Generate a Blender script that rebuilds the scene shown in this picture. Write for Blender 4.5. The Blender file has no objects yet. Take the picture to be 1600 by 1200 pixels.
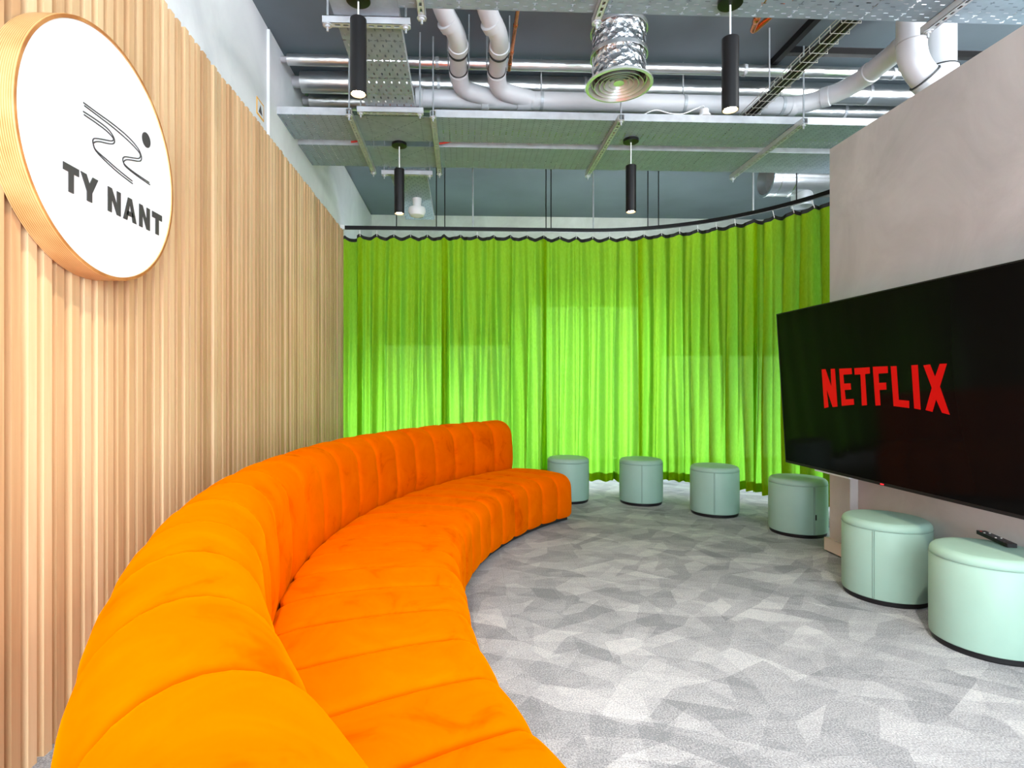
import bpy, bmesh, math, random
from mathutils import Vector, Matrix, noise
random.seed(7)
C = bpy.context.scene.collection
PI = math.pi

# ------------------------------------------------------------------ materials
def new_mat(name):
    m = bpy.data.materials.new(name); m.use_nodes = True
    nt = m.node_tree
    return m, nt, nt.nodes['Principled BSDF'], nt.nodes['Material Output']

def N(nt, t, **kw):
    n = nt.nodes.new(t)
    for k, v in kw.items():
        if k.startswith('i_'):
            n.inputs[k[2:].replace('_', ' ')].default_value = v
        else:
            setattr(n, k, v)
    return n

def math_n(nt, op, a, b=None, c=None):
    n = nt.nodes.new('ShaderNodeMath'); n.operation = op
    for i, q in enumerate((a, b, c)):
        if q is None: continue
        if isinstance(q, (int, float)): n.inputs[i].default_value = q
        else: nt.links.new(q, n.inputs[i])
    return n.outputs[0]

def ramp(nt, fac, stops):
    r = nt.nodes.new('ShaderNodeValToRGB')
    el = r.color_ramp.elements
    while len(el) < len(stops): el.new(0.5)
    for e, (p, c) in zip(el, stops):
        e.position = p; e.color = (c[0], c[1], c[2], 1)
    nt.links.new(fac, r.inputs[0])
    return r.outputs[0]

def simple(name, col, rough=0.5, metal=0.0, spec=0.5, var=0.0, scale=8.0, bump=0.0, bscale=60.0, sheen=0.0, coat=0.0):
    m, nt, p, out = new_mat(name)
    p.inputs['Base Color'].default_value = (*col, 1)
    p.inputs['Roughness'].default_value = rough
    p.inputs['Metallic'].default_value = metal
    p.inputs['Specular IOR Level'].default_value = spec
    p.inputs['Sheen Weight'].default_value = sheen
    p.inputs['Coat Weight'].default_value = coat
    tc = N(nt, 'ShaderNodeTexCoord')
    if var > 0:
        nz = N(nt, 'ShaderNodeTexNoise'); nz.inputs['Scale'].default_value = scale; nz.inputs['Detail'].default_value = 4
        nt.links.new(tc.outputs['Object'], nz.inputs['Vector'])
        a = [max(0, q * (1 - var)) for q in col]; b = [min(1, q * (1 + var)) for q in col]
        nt.links.new(ramp(nt, nz.outputs['Fac'], [(0.3, a), (0.7, b)]), p.inputs['Base Color'])
    if bump > 0:
        nb = N(nt, 'ShaderNodeTexNoise'); nb.inputs['Scale'].default_value = bscale; nb.inputs['Detail'].default_value = 3
        nt.links.new(tc.outputs['Object'], nb.inputs['Vector'])
        bp = N(nt, 'ShaderNodeBump'); bp.inputs['Strength'].default_value = bump; bp.inputs['Distance'].default_value = 0.01
        nt.links.new(nb.outputs['Fac'], bp.inputs['Height']); nt.links.new(bp.outputs[0], p.inputs['Normal'])
    return m

def mat_carpet():
    m, nt, p, out = new_mat('carpet_tiles')
    tc = N(nt, 'ShaderNodeTexCoord'); co = tc.outputs['Object']
    # skewed, broken patches in several greys
    wob = N(nt, 'ShaderNodeTexNoise'); wob.inputs['Scale'].default_value = 5; nt.links.new(co, wob.inputs['Vector'])
    def patches(rot, sc, seed):
        mp = N(nt, 'ShaderNodeMapping'); mp.vector_type = 'POINT'; mp.inputs['Rotation'].default_value = (0, 0, rot)
        mp.inputs['Location'].default_value = (seed, seed * 1.7, 0); nt.links.new(co, mp.inputs['Vector'])
        m2 = N(nt, 'ShaderNodeMapping'); m2.inputs['Scale'].default_value = sc; nt.links.new(mp.outputs[0], m2.inputs['Vector'])
        v = N(nt, 'ShaderNodeTexVoronoi'); v.voronoi_dimensions = '2D'; v.inputs['Scale'].default_value = 1
        v.inputs['Randomness'].default_value = 1.0
        nt.links.new(m2.outputs[0], v.inputs['Vector'])
        s = N(nt, 'ShaderNodeSeparateColor'); nt.links.new(v.outputs['Color'], s.inputs[0])
        return s.outputs[0]
    a = patches(0.45, (3.0, 8.2, 1), 3.1); b = patches(-0.7, (3.8, 10.0, 1), 8.3); c = patches(1.25, (4.4, 7.6, 1), 1.3)
    sm = math_n(nt, 'ADD', math_n(nt, 'MULTIPLY', a, 0.30), math_n(nt, 'ADD', math_n(nt, 'MULTIPLY', b, 0.28), math_n(nt, 'MULTIPLY', c, 0.22)))
    big = N(nt, 'ShaderNodeTexNoise'); big.inputs['Scale'].default_value = 14; big.inputs['Detail'].default_value = 6; big.inputs['Roughness'].default_value = 0.7
    mpb = N(nt, 'ShaderNodeMapping'); mpb.inputs['Scale'].default_value = (0.6, 1.8, 1); nt.links.new(co, mpb.inputs['Vector']); nt.links.new(mpb.outputs[0], big.inputs['Vector'])
    sm = math_n(nt, 'ADD', sm, math_n(nt, 'MULTIPLY', big.outputs['Fac'], 0.42))
    fine = N(nt, 'ShaderNodeTexNoise'); fine.inputs['Scale'].default_value = 170; fine.inputs['Detail'].default_value = 2; nt.links.new(co, fine.inputs['Vector'])
    sm = math_n(nt, 'ADD', sm, math_n(nt, 'MULTIPLY', math_n(nt, 'SUBTRACT', fine.outputs['Fac'], 0.5), 1.5))
    col = ramp(nt, sm, [(0.28, (0.155, 0.170, 0.190)), (0.55, (0.245, 0.263, 0.288)), (0.82, (0.338, 0.360, 0.388)), (1.0, (0.43, 0.452, 0.480))])
    # tile joints on a half-metre grid
    sx = N(nt, 'ShaderNodeSeparateXYZ'); nt.links.new(co, sx.inputs[0])
    def joint(o):
        f = math_n(nt, 'FRACT', math_n(nt, 'MULTIPLY', o, 2.0))
        return math_n(nt, 'LESS_THAN', math_n(nt, 'ABSOLUTE', math_n(nt, 'SUBTRACT', f, 0.5)), 0.004)
    j = math_n(nt, 'MAXIMUM', joint(sx.outputs[0]), joint(sx.outputs[1]))
    mx = N(nt, 'ShaderNodeMix', data_type='RGBA'); nt.links.new(math_n(nt, 'MULTIPLY', j, 0.14), mx.inputs[0]); nt.links.new(col, mx.inputs[6]); mx.inputs[7].default_value = (0.06, 0.06, 0.065, 1)
    nt.links.new(mx.outputs[2], p.inputs['Base Color'])
    p.inputs['Roughness'].default_value = 0.95; p.inputs['Specular IOR Level'].default_value = 0.1
    bp = N(nt, 'ShaderNodeBump'); bp.inputs['Strength'].default_value = 0.5; bp.inputs['Distance'].default_value = 0.004
    nt.links.new(fine.outputs['Fac'], bp.inputs['Height']); nt.links.new(bp.outputs[0], p.inputs['Normal'])
    return m

def mat_wood(name, tones, grain_axis='Z', rough=0.55, board=None):
    """oak; tone per batten comes from the face attribute 'tone'"""
    m, nt, p, out = new_mat(name)
    tc = N(nt, 'ShaderNodeTexCoord'); at = N(nt, 'ShaderNodeAttribute'); at.attribute_name = 'tone'
    mp = N(nt, 'ShaderNodeMapping')
    mp.inputs['Scale'].default_value = {'Z': (30, 30, 1.6), 'R': (70, 5, 5)}[grain_axis]
    nt.links.new(tc.outputs['Object'], mp.inputs['Vector'])
    ad = N(nt, 'ShaderNodeVectorMath', operation='ADD'); nt.links.new(mp.outputs[0], ad.inputs[0])
    cb = N(nt, 'ShaderNodeCombineXYZ')
    for i in range(3): nt.links.new(math_n(nt, 'MULTIPLY', at.outputs['Fac'], 37.0), cb.inputs[i])
    nt.links.new(cb.outputs[0], ad.inputs[1])
    nz = N(nt, 'ShaderNodeTexNoise'); nz.inputs['Scale'].default_value = 1.0; nz.inputs['Detail'].default_value = 6; nz.inputs['Distortion'].default_value = 0.6
    nt.links.new(ad.outputs[0], nz.inputs['Vector'])
    f = math_n(nt, 'ADD', math_n(nt, 'MULTIPLY', at.outputs['Fac'], 0.55), math_n(nt, 'MULTIPLY', nz.outputs['Fac'], 0.5))
    col = ramp(nt, f, tones)
    nt.links.new(col, p.inputs['Base Color'])
    p.inputs['Roughness'].default_value = rough; p.inputs['Specular IOR Level'].default_value = 0.3
    bp = N(nt, 'ShaderNodeBump'); bp.inputs['Strength'].default_value = 0.15; bp.inputs['Distance'].default_value = 0.003
    nt.links.new(nz.outputs['Fac'], bp.inputs['Height']); nt.links.new(bp.outputs[0], p.inputs['Normal'])
    return m

def mat_plaster(name, c1, c2, scale=1.6, rough=0.8):
    m, nt, p, out = new_mat(name)
    tc = N(nt, 'ShaderNodeTexCoord')
    a = N(nt, 'ShaderNodeTexNoise'); a.inputs['Scale'].default_value = scale; a.inputs['Detail'].default_value = 6; a.inputs['Roughness'].default_value = 0.6; a.inputs['Distortion'].default_value = 0.8
    nt.links.new(tc.outputs['Object'], a.inputs['Vector'])
    col = ramp(nt, a.outputs['Fac'], [(0.34, c1), (0.66, c2)])
    nt.links.new(col, p.inputs['Base Color'])
    b = N(nt, 'ShaderNodeTexNoise'); b.inputs['Scale'].default_value = 25; b.inputs['Detail'].default_value = 5
    nt.links.new(tc.outputs['Object'], b.inputs['Vector'])
    bp = N(nt, 'ShaderNodeBump'); bp.inputs['Strength'].default_value = 0.12; bp.inputs['Distance'].default_value = 0.01
    nt.links.new(b.outputs['Fac'], bp.inputs['Height']); nt.links.new(bp.outputs[0], p.inputs['Normal'])
    p.inputs['Roughness'].default_value = rough; p.inputs['Specular IOR Level'].default_value = 0.25
    return m

def mat_velvet():
    m, nt, p, out = new_mat('orange_velvet')
    tc = N(nt, 'ShaderNodeTexCoord')
    a = N(nt, 'ShaderNodeTexNoise'); a.inputs['Scale'].default_value = 4.5; a.inputs['Detail'].default_value = 4; a.inputs['Roughness'].default_value = 0.6; a.inputs['Distortion'].default_value = 0.9
    nt.links.new(tc.outputs['Object'], a.inputs['Vector'])
    col = ramp(nt, a.outputs['Fac'], [(0.28, (0.52, 0.055, 0.0)), (0.42, (0.68, 0.095, 0.0)), (0.72, (0.74, 0.118, 0.0))])
    nt.links.new(col, p.inputs['Base Color'])
    p.inputs['Roughness'].default_value = 0.8; p.inputs['Specular IOR Level'].default_value = 0.0
    p.inputs['Sheen Weight'].default_value = 0.32; p.inputs['Sheen Roughness'].default_value = 0.45
    p.inputs['Sheen Tint'].default_value = (1.0, 0.34, 0.0, 1)
    return m

def mat_curtain(name='green_curtain', through=0.42):
    m, nt, p, out = new_mat(name)
    nt.nodes.remove(p)
    tc = N(nt, 'ShaderNodeTexCoord')
    w = N(nt, 'ShaderNodeTexNoise'); w.inputs['Scale'].default_value = 1; w.inputs['Detail'].default_value = 3
    mp = N(nt, 'ShaderNodeMapping'); mp.inputs['Scale'].default_value = (90, 90, 26); nt.links.new(tc.outputs['Object'], mp.inputs['Vector']); nt.links.new(mp.outputs[0], w.inputs['Vector'])
    c1 = ramp(nt, w.outputs['Fac'], [(0.3, (0.275, 0.37, 0.002)), (0.7, (0.33, 0.43, 0.003))])
    c2 = ramp(nt, w.outputs['Fac'], [(0.3, (0.17, 0.52, 0.04)), (0.7, (0.20, 0.60, 0.06))])
    d = N(nt, 'ShaderNodeBsdfDiffuse'); nt.links.new(c1, d.inputs[0])
    t = N(nt, 'ShaderNodeBsdfTranslucent'); nt.links.new(c2, t.inputs[0])
    mx = N(nt, 'ShaderNodeMixShader'); mx.inputs[0].default_value = through; nt.links.new(d.outputs[0], mx.inputs[1]); nt.links.new(t.outputs[0], mx.inputs[2])
    tr = N(nt, 'ShaderNodeBsdfTransparent'); tr.inputs[0].default_value = (0.55, 1.0, 0.25, 1)
    m2 = N(nt, 'ShaderNodeMixShader'); m2.inputs[0].default_value = 0.012
    nt.links.new(mx.outputs[0], m2.inputs[1]); nt.links.new(tr.outputs[0], m2.inputs[2]); nt.links.new(m2.outputs[0], out.inputs[0])
    return m

def mat_perf(name, col, kind='slots', rot=False):
    """galvanised sheet with real see-through perforations, laid out in the sheet's own coordinates"""
    m, nt, p, out = new_mat(name)
    tc = N(nt, 'ShaderNodeTexCoord'); sx = N(nt, 'ShaderNodeSeparateXYZ'); nt.links.new(tc.outputs['Object'], sx.inputs[0])
    x, y = sx.outputs[0], sx.outputs[1]
    if rot: x, y = y, x
    def cell(v, pitch, off=0.0):
        f = math_n(nt, 'FRACT', math_n(nt, 'ADD', math_n(nt, 'DIVIDE', v, pitch), 200.0 + off))
        return math_n(nt, 'MULTIPLY', math_n(nt, 'ABSOLUTE', math_n(nt, 'SUBTRACT', f, 0.5)), pitch)
    def slot(dx, dy, hx, hy):
        return math_n(nt, 'MULTIPLY', math_n(nt, 'LESS_THAN', dx, hx), math_n(nt, 'LESS_THAN', dy, hy))
    if kind == 'slots':
        h1 = slot(cell(x, 0.10), cell(y, 0.05), 0.014, 0.0042)
        h2 = slot(cell(x, 0.10, 0.5), cell(y, 0.05, 0.5), 0.014, 0.0042)
        h3 = slot(cell(x, 0.20, 0.25), cell(y, 0.036), 0.0042, 0.012)
        h = math_n(nt, 'MAXIMUM', h1, math_n(nt, 'MAXIMUM', h2, h3))
    elif kind == 'holes':
        h1 = slot(cell(x, 0.10), cell(y, 0.032), 0.0045, 0.007)
        h2 = slot(cell(x, 0.10, 0.5), cell(y, 0.032, 0.5), 0.0045, 0.007)
        h = math_n(nt, 'MAXIMUM', h1, h2)
    else:  # crossing diagonals of short slots
        ax = math_n(nt, 'ABSOLUTE', x); ay = math_n(nt, 'ABSOLUTE', y)
        dd = math_n(nt, 'ABSOLUTE', math_n(nt, 'SUBTRACT', ax, math_n(nt, 'MULTIPLY', ay, 1.15)))
        h1 = slot(cell(ax, 0.030), dd, 0.009, 0.007)
        edge = math_n(nt, 'ABSOLUTE', math_n(nt, 'SUBTRACT', ax, 0.20))
        h2 = slot(edge, cell(y, 0.030), 0.005, 0.006)
        h = math_n(nt, 'MAXIMUM', h1, h2)
    nz = N(nt, 'ShaderNodeTexNoise'); nz.inputs['Scale'].default_value = 14; nz.inputs['Detail'].default_value = 4
    nt.links.new(tc.outputs['Object'], nz.inputs['Vector'])
    c = ramp(nt, nz.outputs['Fac'], [(0.3, [q * 0.88 for q in col]), (0.7, [q * 1.1 for q in col])])
    nt.links.new(c, p.inputs['Base Color'])
    p.inputs['Metallic'].default_value = 0.15; p.inputs['Roughness'].default_value = 0.5
    tr = N(nt, 'ShaderNodeBsdfTransparent')
    mx = N(nt, 'ShaderNodeMixShader'); nt.links.new(h, mx.inputs[0]); nt.links.new(p.outputs[0], mx.inputs[1]); nt.links.new(tr.outputs[0], mx.inputs[2])
    nt.links.new(mx.outputs[0], out.inputs[0])
    return m

def mat_foil(name, scale=18, bump=0.9, rough=0.16, col=(0.86, 0.86, 0.87)):
    m, nt, p, out = new_mat(name)
    p.inputs['Base Color'].default_value = (*col, 1); p.inputs['Metallic'].default_value = 1.0; p.inputs['Roughness'].default_value = rough
    tc = N(nt, 'ShaderNodeTexCoord'); v = N(nt, 'ShaderNodeTexVoronoi'); v.inputs['Scale'].default_value = scale
    nz = N(nt, 'ShaderNodeTexNoise'); nz.inputs['Scale'].default_value = scale * 0.6; nz.inputs['Detail'].default_value = 4; nz.inputs['Distortion'].default_value = 1.5
    nt.links.new(tc.outputs['Object'], v.inputs['Vector']); nt.links.new(tc.outputs['Object'], nz.inputs['Vector'])
    s = math_n(nt, 'ADD', v.outputs['Distance'], nz.outputs['Fac'])
    bp = N(nt, 'ShaderNodeBump'); bp.inputs['Strength'].default_value = bump; bp.inputs['Distance'].default_value = 0.02
    nt.links.new(s, bp.inputs['Height']); nt.links.new(bp.outputs[0], p.inputs['Normal'])
    return m

def mat_emit(name, col, strength):
    m, nt, p, out = new_mat(name)
    p.inputs['Base Color'].default_value = (*col, 1)
    p.inputs['Emission Color'].default_value = (*col, 1); p.inputs['Emission Strength'].default_value = strength
    return m

M = {}
M['carpet'] = mat_carpet()
M['slat'] = mat_wood('oak_battens', [(0.15, (0.44, 0.25, 0.12)), (0.45, (0.61, 0.38, 0.195)), (0.7, (0.71, 0.475, 0.26)), (0.95, (0.80, 0.58, 0.345))])
M['rim'] = None
M['ceil'] = simple('dark_painted_soffit', (0.140, 0.178, 0.205), 0.7, var=0.15, scale=1.1, bump=0.05, bscale=30)
M['plaster_left'] = mat_plaster('pale_plaster', (0.72, 0.72, 0.73), (0.86, 0.86, 0.86), 1.2)
M['plaster_right'] = mat_plaster('warm_grey_polished_plaster', (0.45, 0.415, 0.395), (0.57, 0.53, 0.505), 1.8)
M['skirt'] = simple('skirting_paint', (0.55, 0.48, 0.43), 0.6, var=0.05)
M['velvet'] = mat_velvet()
M['plinth'] = simple('black_plinth', (0.012, 0.012, 0.012), 0.6)
M['vinyl'] = simple('mint_leatherette', (0.265, 0.415, 0.345), 0.5, spec=0.35, var=0.03, bump=0.04, bscale=250)
M['stitch'] = simple('mint_seam', (0.17, 0.27, 0.225), 0.6)
M['black'] = simple('black_metal', (0.006, 0.0055, 0.0055), 0.4, spec=0.3)
M['blackplastic'] = simple('black_plastic', (0.008, 0.008, 0.009), 0.45, spec=0.25)
M['curtain'] = mat_curtain()
M['hem'] = mat_curtain('green_curtain_hem', 0.12)
M['tape'] = simple('black_heading_tape', (0.008, 0.008, 0.007), 0.8)
M['galv'] = simple('galvanised_steel', (0.42, 0.45, 0.47), 0.42, metal=0.35, var=0.12, scale=14)
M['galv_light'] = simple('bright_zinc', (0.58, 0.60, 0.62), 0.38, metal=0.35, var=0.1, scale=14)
gc = (0.285, 0.355, 0.415)
M['perf_x'] = mat_perf('perforated_tray', gc, 'slots')
M['perf_y'] = mat_perf('perforated_tray_lengthwise', gc, 'slots', True)
M['perf_fine'] = mat_perf('perforated_tray_fine', gc, 'holes')
M['perf_cross'] = mat_perf('junction_plate', gc, 'cross')
M['foil'] = mat_foil('crinkled_foil', 26, 0.75, 0.2)
M['pipefoil'] = mat_foil('pipe_foil', 10, 0.16, 0.30, (0.86, 0.86, 0.85))
M['spiral'] = mat_foil('spiral_duct_steel', 5, 0.05, 0.22, (0.72, 0.74, 0.76))
M['pvc'] = simple('grey_soil_pipe', (0.56, 0.565, 0.58), 0.38, var=0.05, scale=5)
M['pvc_dark'] = simple('grey_pipe_collar', (0.40, 0.39, 0.40), 0.4)
M['rubber'] = simple('black_rubber', (0.02, 0.02, 0.02), 0.6)
M['copper'] = simple('copper', (0.72, 0.26, 0.11), 0.25, metal=1.0, var=0.15, scale=20)
M['white'] = simple('white_plastic', (0.80, 0.80, 0.79), 0.4)
M['white_face'] = simple('white_sign_face', (0.92, 0.92, 0.92), 0.35, spec=0.3)
M['ink'] = simple('charcoal_vinyl_lettering', (0.055, 0.052, 0.05), 0.6)
M['screen'] = simple('black_glass_screen', (0.003, 0.003, 0.003), 0.08, spec=0.06)
M['red'] = mat_emit('lit_red_logo', (0.52, 0.004, 0.004), 0.72)
M['red'].node_tree.nodes['Principled BSDF'].inputs['Base Color'].default_value = (0.03, 0.0, 0.0, 1)
M['red'].node_tree.nodes['Principled BSDF'].inputs['Specular IOR Level'].default_value = 0.06
M['redled'] = mat_emit('red_standby_lamp', (1.0, 0.02, 0.03), 1.0)
M['bulb'] = mat_emit('warm_lamp', (1.0, 0.72, 0.42), 60)
M['green_cable'] = simple('green_yellow_cable', (0.30, 0.52, 0.04), 0.5, var=0.2, scale=30)
M['cable'] = simple('black_cable', (0.012, 0.010, 0.009), 0.5)
M['redplastic'] = simple('red_cable_end', (0.7, 0.05, 0.03), 0.5)
M['wire'] = simple('zinc_wire', (0.62, 0.61, 0.57), 0.35, metal=0.5)
M['void'] = simple('slot_shade_and_strip', (0.03, 0.03, 0.035), 0.9)  # flat dark colour for slot shade, also on the ceiling rail fixing strips
M['diff_metal'] = simple('white_diffuser_metal', (0.74, 0.75, 0.73), 0.22, metal=0.65)
M['yellow'] = simple('orange_yellow_label', (0.85, 0.42, 0.03), 0.5)
M['remote_grey'] = simple('dark_grey_rubber', (0.05, 0.05, 0.055), 0.6)
M['frame'] = simple('grey_window_frame', (0.10, 0.105, 0.11), 0.4)
M['paving'] = simple('pale_paving', (0.72, 0.72, 0.70), 0.8, var=0.08, scale=3)
M['bwall'] = mat_plaster('pale_concrete_beam', (0.72, 0.70, 0.68), (0.86, 0.85, 0.83), 3.0)
M['blockerwall'] = simple('grey_blocker_wall', (0.22, 0.22, 0.22), 0.8, var=0.1)
def mat_glass():
    m, nt, p, out = new_mat('window_glass')
    p.inputs['Base Color'].default_value = (1, 1, 1, 1); p.inputs['Roughness'].default_value = 0.0
    p.inputs['Transmission Weight'].default_value = 1.0; p.inputs['IOR'].default_value = 1.0
    p.inputs['Specular IOR Level'].default_value = 0.0
    g = N(nt, 'ShaderNodeBsdfGlossy'); g.inputs['Roughness'].default_value = 0.02
    tr = N(nt, 'ShaderNodeBsdfTransparent'); tr.inputs[0].default_value = (0.93, 0.96, 0.95, 1)
    mx = N(nt, 'ShaderNodeMixShader'); mx.inputs[0].default_value = 0.06
    nt.links.new(tr.outputs[0], mx.inputs[1]); nt.links.new(g.outputs[0], mx.inputs[2]); nt.links.new(mx.outputs[0], out.inputs[0])
    return m
M['glass'] = mat_glass()
def mat_rim():
    m, nt, p, out = new_mat('pine_ply_rim')
    tc = N(nt, 'ShaderNodeTexCoord'); sx = N(nt, 'ShaderNodeSeparateXYZ'); nt.links.new(tc.outputs['Object'], sx.inputs[0])
    f = math_n(nt, 'FRACT', math_n(nt, 'MULTIPLY', sx.outputs[0], 150))
    nz = N(nt, 'ShaderNodeTexNoise'); nz.inputs['Scale'].default_value = 9; nz.inputs['Detail'].default_value = 5; nt.links.new(tc.outputs['Object'], nz.inputs['Vector'])
    s = math_n(nt, 'ADD', math_n(nt, 'MULTIPLY', math_n(nt, 'ABSOLUTE', math_n(nt, 'SUBTRACT', f, 0.5)), 1.1), math_n(nt, 'MULTIPLY', nz.outputs['Fac'], 0.6))
    nt.links.new(ramp(nt, s, [(0.25, (0.36, 0.13, 0.03)), (0.5, (0.66, 0.34, 0.11)), (0.85, (0.82, 0.53, 0.25))]), p.inputs['Base Color'])
    p.inputs['Roughness'].default_value = 0.5
    return m
M['rim'] = mat_rim()

# ------------------------------------------------------------------ mesh helpers
def tag(o, label=None, cat=None, group=None, kind=None):
    if label: o['label'] = label
    if cat: o['category'] = cat
    if group: o['group'] = group
    if kind: o['kind'] = kind
    return o

def thing(name, loc, label, cat, group=None):
    o = bpy.data.objects.new(name, None); C.objects.link(o); o.location = loc
    o.empty_display_size = 0.1
    return tag(o, label, cat, group)

class B:
    """collects shapes given in world coordinates; build() makes one mesh object"""
    def __init__(s): s.bm = bmesh.new(); s.tone = {}
    def box(s, x0, x1, y0, y1, z0, z1, tone=None, bevel=0):
        v = [s.bm.verts.new(q) for q in ((x0,y0,z0),(x1,y0,z0),(x1,y1,z0),(x0,y1,z0),(x0,y0,z1),(x1,y0,z1),(x1,y1,z1),(x0,y1,z1))]
        fs = [s.bm.faces.new([v[i] for i in q]) for q in ((3,2,1,0),(4,5,6,7),(0,1,5,4),(1,2,6,5),(2,3,7,6),(3,0,4,7))]
        if bevel:
            es = set(e for f in fs for e in f.edges)
            bmesh.ops.bevel(s.bm, geom=list(es), offset=bevel, segments=2, affect='EDGES', profile=0.5)
        if tone is not None:
            for f in fs:
                if f.is_valid: s.tone[f] = tone
        return s
    def poly(s, pts, ext):
        """prism: polygon points (3D, planar) extruded by vector ext"""
        ext = Vector(ext); a = [s.bm.verts.new(p) for p in pts]; b = [s.bm.verts.new(Vector(p) + ext) for p in pts]
        n = len(pts); s.bm.faces.new(a[::-1]); s.bm.faces.new(b)
        for i in range(n): s.bm.faces.new((a[i], a[(i+1)%n], b[(i+1)%n], b[i]))
        return s
    def tube(s, pts, r, seg=16, cap=True, radii=None):
        pts = [Vector(p) for p in pts]; n = len(pts); rings = []; prev = None
        for i, p in enumerate(pts):
            d = ((pts[min(i+1, n-1)] - p).normalized() + (p - pts[max(i-1, 0)]).normalized())
            if d.length < 1e-6: d = pts[min(i+1,n-1)] - pts[max(i-1,0)]
            d.normalize()
            if prev is None:
                a = Vector((0,0,1)) if abs(d.z) < 0.9 else Vector((1,0,0))
                u = d.cross(a).normalized()
            else:
                u = (prev - d * prev.dot(d)).normalized()
            prev = u; w = d.cross(u)
            rr = radii[i] if radii else r
            rings.append([s.bm.verts.new(p + (u*math.cos(2*PI*k/seg) + w*math.sin(2*PI*k/seg)) * rr) for k in range(seg)])
        for a, b in zip(rings, rings[1:]):
            for k in range(seg): s.bm.faces.new((a[k], a[(k+1)%seg], b[(k+1)%seg], b[k]))
        if cap:
            s.bm.faces.new(rings[0][::-1]); s.bm.faces.new(rings[-1])
        return s
    def lathe(s, prof, c, axis='Z', seg=48, close=False):
        c = Vector(c); rings = []
        def pt(r, h, a):
            if axis == 'Z': return c + Vector((r*math.cos(a), r*math.sin(a), h))
            if axis == 'X': return c + Vector((h, r*math.cos(a), r*math.sin(a)))
            return c + Vector((r*math.cos(a), h, r*math.sin(a)))
        for r, h in prof:
            if r < 1e-6: rings.append([s.bm.verts.new(pt(0, h, 0))])
            else: rings.append([s.bm.verts.new(pt(r, h, 2*PI*k/seg)) for k in range(seg)])
        pairs = list(zip(rings, rings[1:]))
        if close: pairs.append((rings[-1], rings[0]))
        for a, b in pairs:
            for k in range(seg):
                k2 = (k+1) % seg
                if len(a) == 1 and len(b) == 1: continue
                if len(a) == 1: s.bm.faces.new((a[0], b[k2], b[k]))
                elif len(b) == 1: s.bm.faces.new((a[k], a[k2], b[0]))
                else: s.bm.faces.new((a[k], a[k2], b[k2], b[k]))
        return s
    def build(s, name, mat, parent=None, smooth=False, label=None, loc=None, normals=True):
        bm = s.bm
        if normals: bmesh.ops.recalc_face_normals(bm, faces=bm.faces)
        me = bpy.data.meshes.new(name)
        org = Vector(parent_world(parent)) if parent else Vector(loc or (0,0,0))
        for v in bm.verts: v.co -= org
        if s.tone:
            bm.faces.index_update()
            tl = [s.tone.get(f, 0.5) for f in bm.faces]
        bm.to_mesh(me); bm.free()
        if s.tone:
            at = me.attributes.new('tone', 'FLOAT', 'FACE')
            for i, t in enumerate(tl): at.data[i].value = t
        me.materials.append(mat)
        if smooth:
            me.polygons.foreach_set('use_smooth', [True]*len(me.polygons))
            try: me.set_sharp_from_angle(angle=math.radians(smooth if smooth is not True else 40))
            except Exception: pass
        o = bpy.data.objects.new(name, me); C.objects.link(o)
        if parent: o.parent = parent
        else: o.location = org
        if label: o['label'] = label
        return o

def parent_world(o):
    p = Vector((0,0,0))
    while o is not None: p += o.location; o = o.parent
    return p

def structure(name, b, mat, smooth=False, loc=None):
    return tag(b.build(name, mat, smooth=smooth, loc=loc), kind='structure')

def bend(pts, rad, n=6):
    """polyline with rounded corners"""
    pts = [Vector(p) for p in pts]; out = [pts[0]]
    for i in range(1, len(pts)-1):
        a = (pts[i-1]-pts[i]); b = (pts[i+1]-pts[i]); r = min(rad, a.length*0.49, b.length*0.49)
        p0 = pts[i]+a.normalized()*r; p1 = pts[i]+b.normalized()*r
        for k in range(n+1):
            t = k/n; out.append((1-t)**2*p0 + 2*t*(1-t)*pts[i] + t*t*p1)
    out.append(pts[-1]); return out

def catmull(P, n=8):
    out = []
    for i in range(len(P)-1):
        p0, p1, p2, p3 = P[max(i-1,0)], P[i], P[i+1], P[min(i+2,len(P)-1)]
        for k in range(n):
            t = k/n
            out.append(tuple(0.5*((2*b)+(-a+c)*t+(2*a-5*b+4*c-d)*t*t+(-a+3*b-3*c+d)*t**3) for a,b,c,d in zip(p0,p1,p2,p3)))
    out.append(tuple(P[-1])); return out

# ------------------------------------------------------------------ the room
CEIL = 3.75; YB = 8.45; XL = -1.40
structure('floor', B().box(XL-0.15, 5.6, -2.6, YB+0.2, -0.12, 0.0), M['carpet'])
structure('ceiling', B().box(XL-0.15, 5.6, -2.6, YB+0.2, CEIL, CEIL+0.10), M['ceil'])
structure('wall_left', B().box(XL-0.15, XL, -2.6, YB+0.2, 0, CEIL), M['plaster_left'])
structure('trim_1', B().box(XL, XL+0.02, 4.03, YB, 2.945, CEIL-0.02), M['plaster_left'])
structure('wall_blocker_right', B().box(5.45, 5.6, 2.4, YB+0.2, 0, CEIL), M['blockerwall'])  # unseen wall added to stop sky light leaking over the partition
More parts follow.
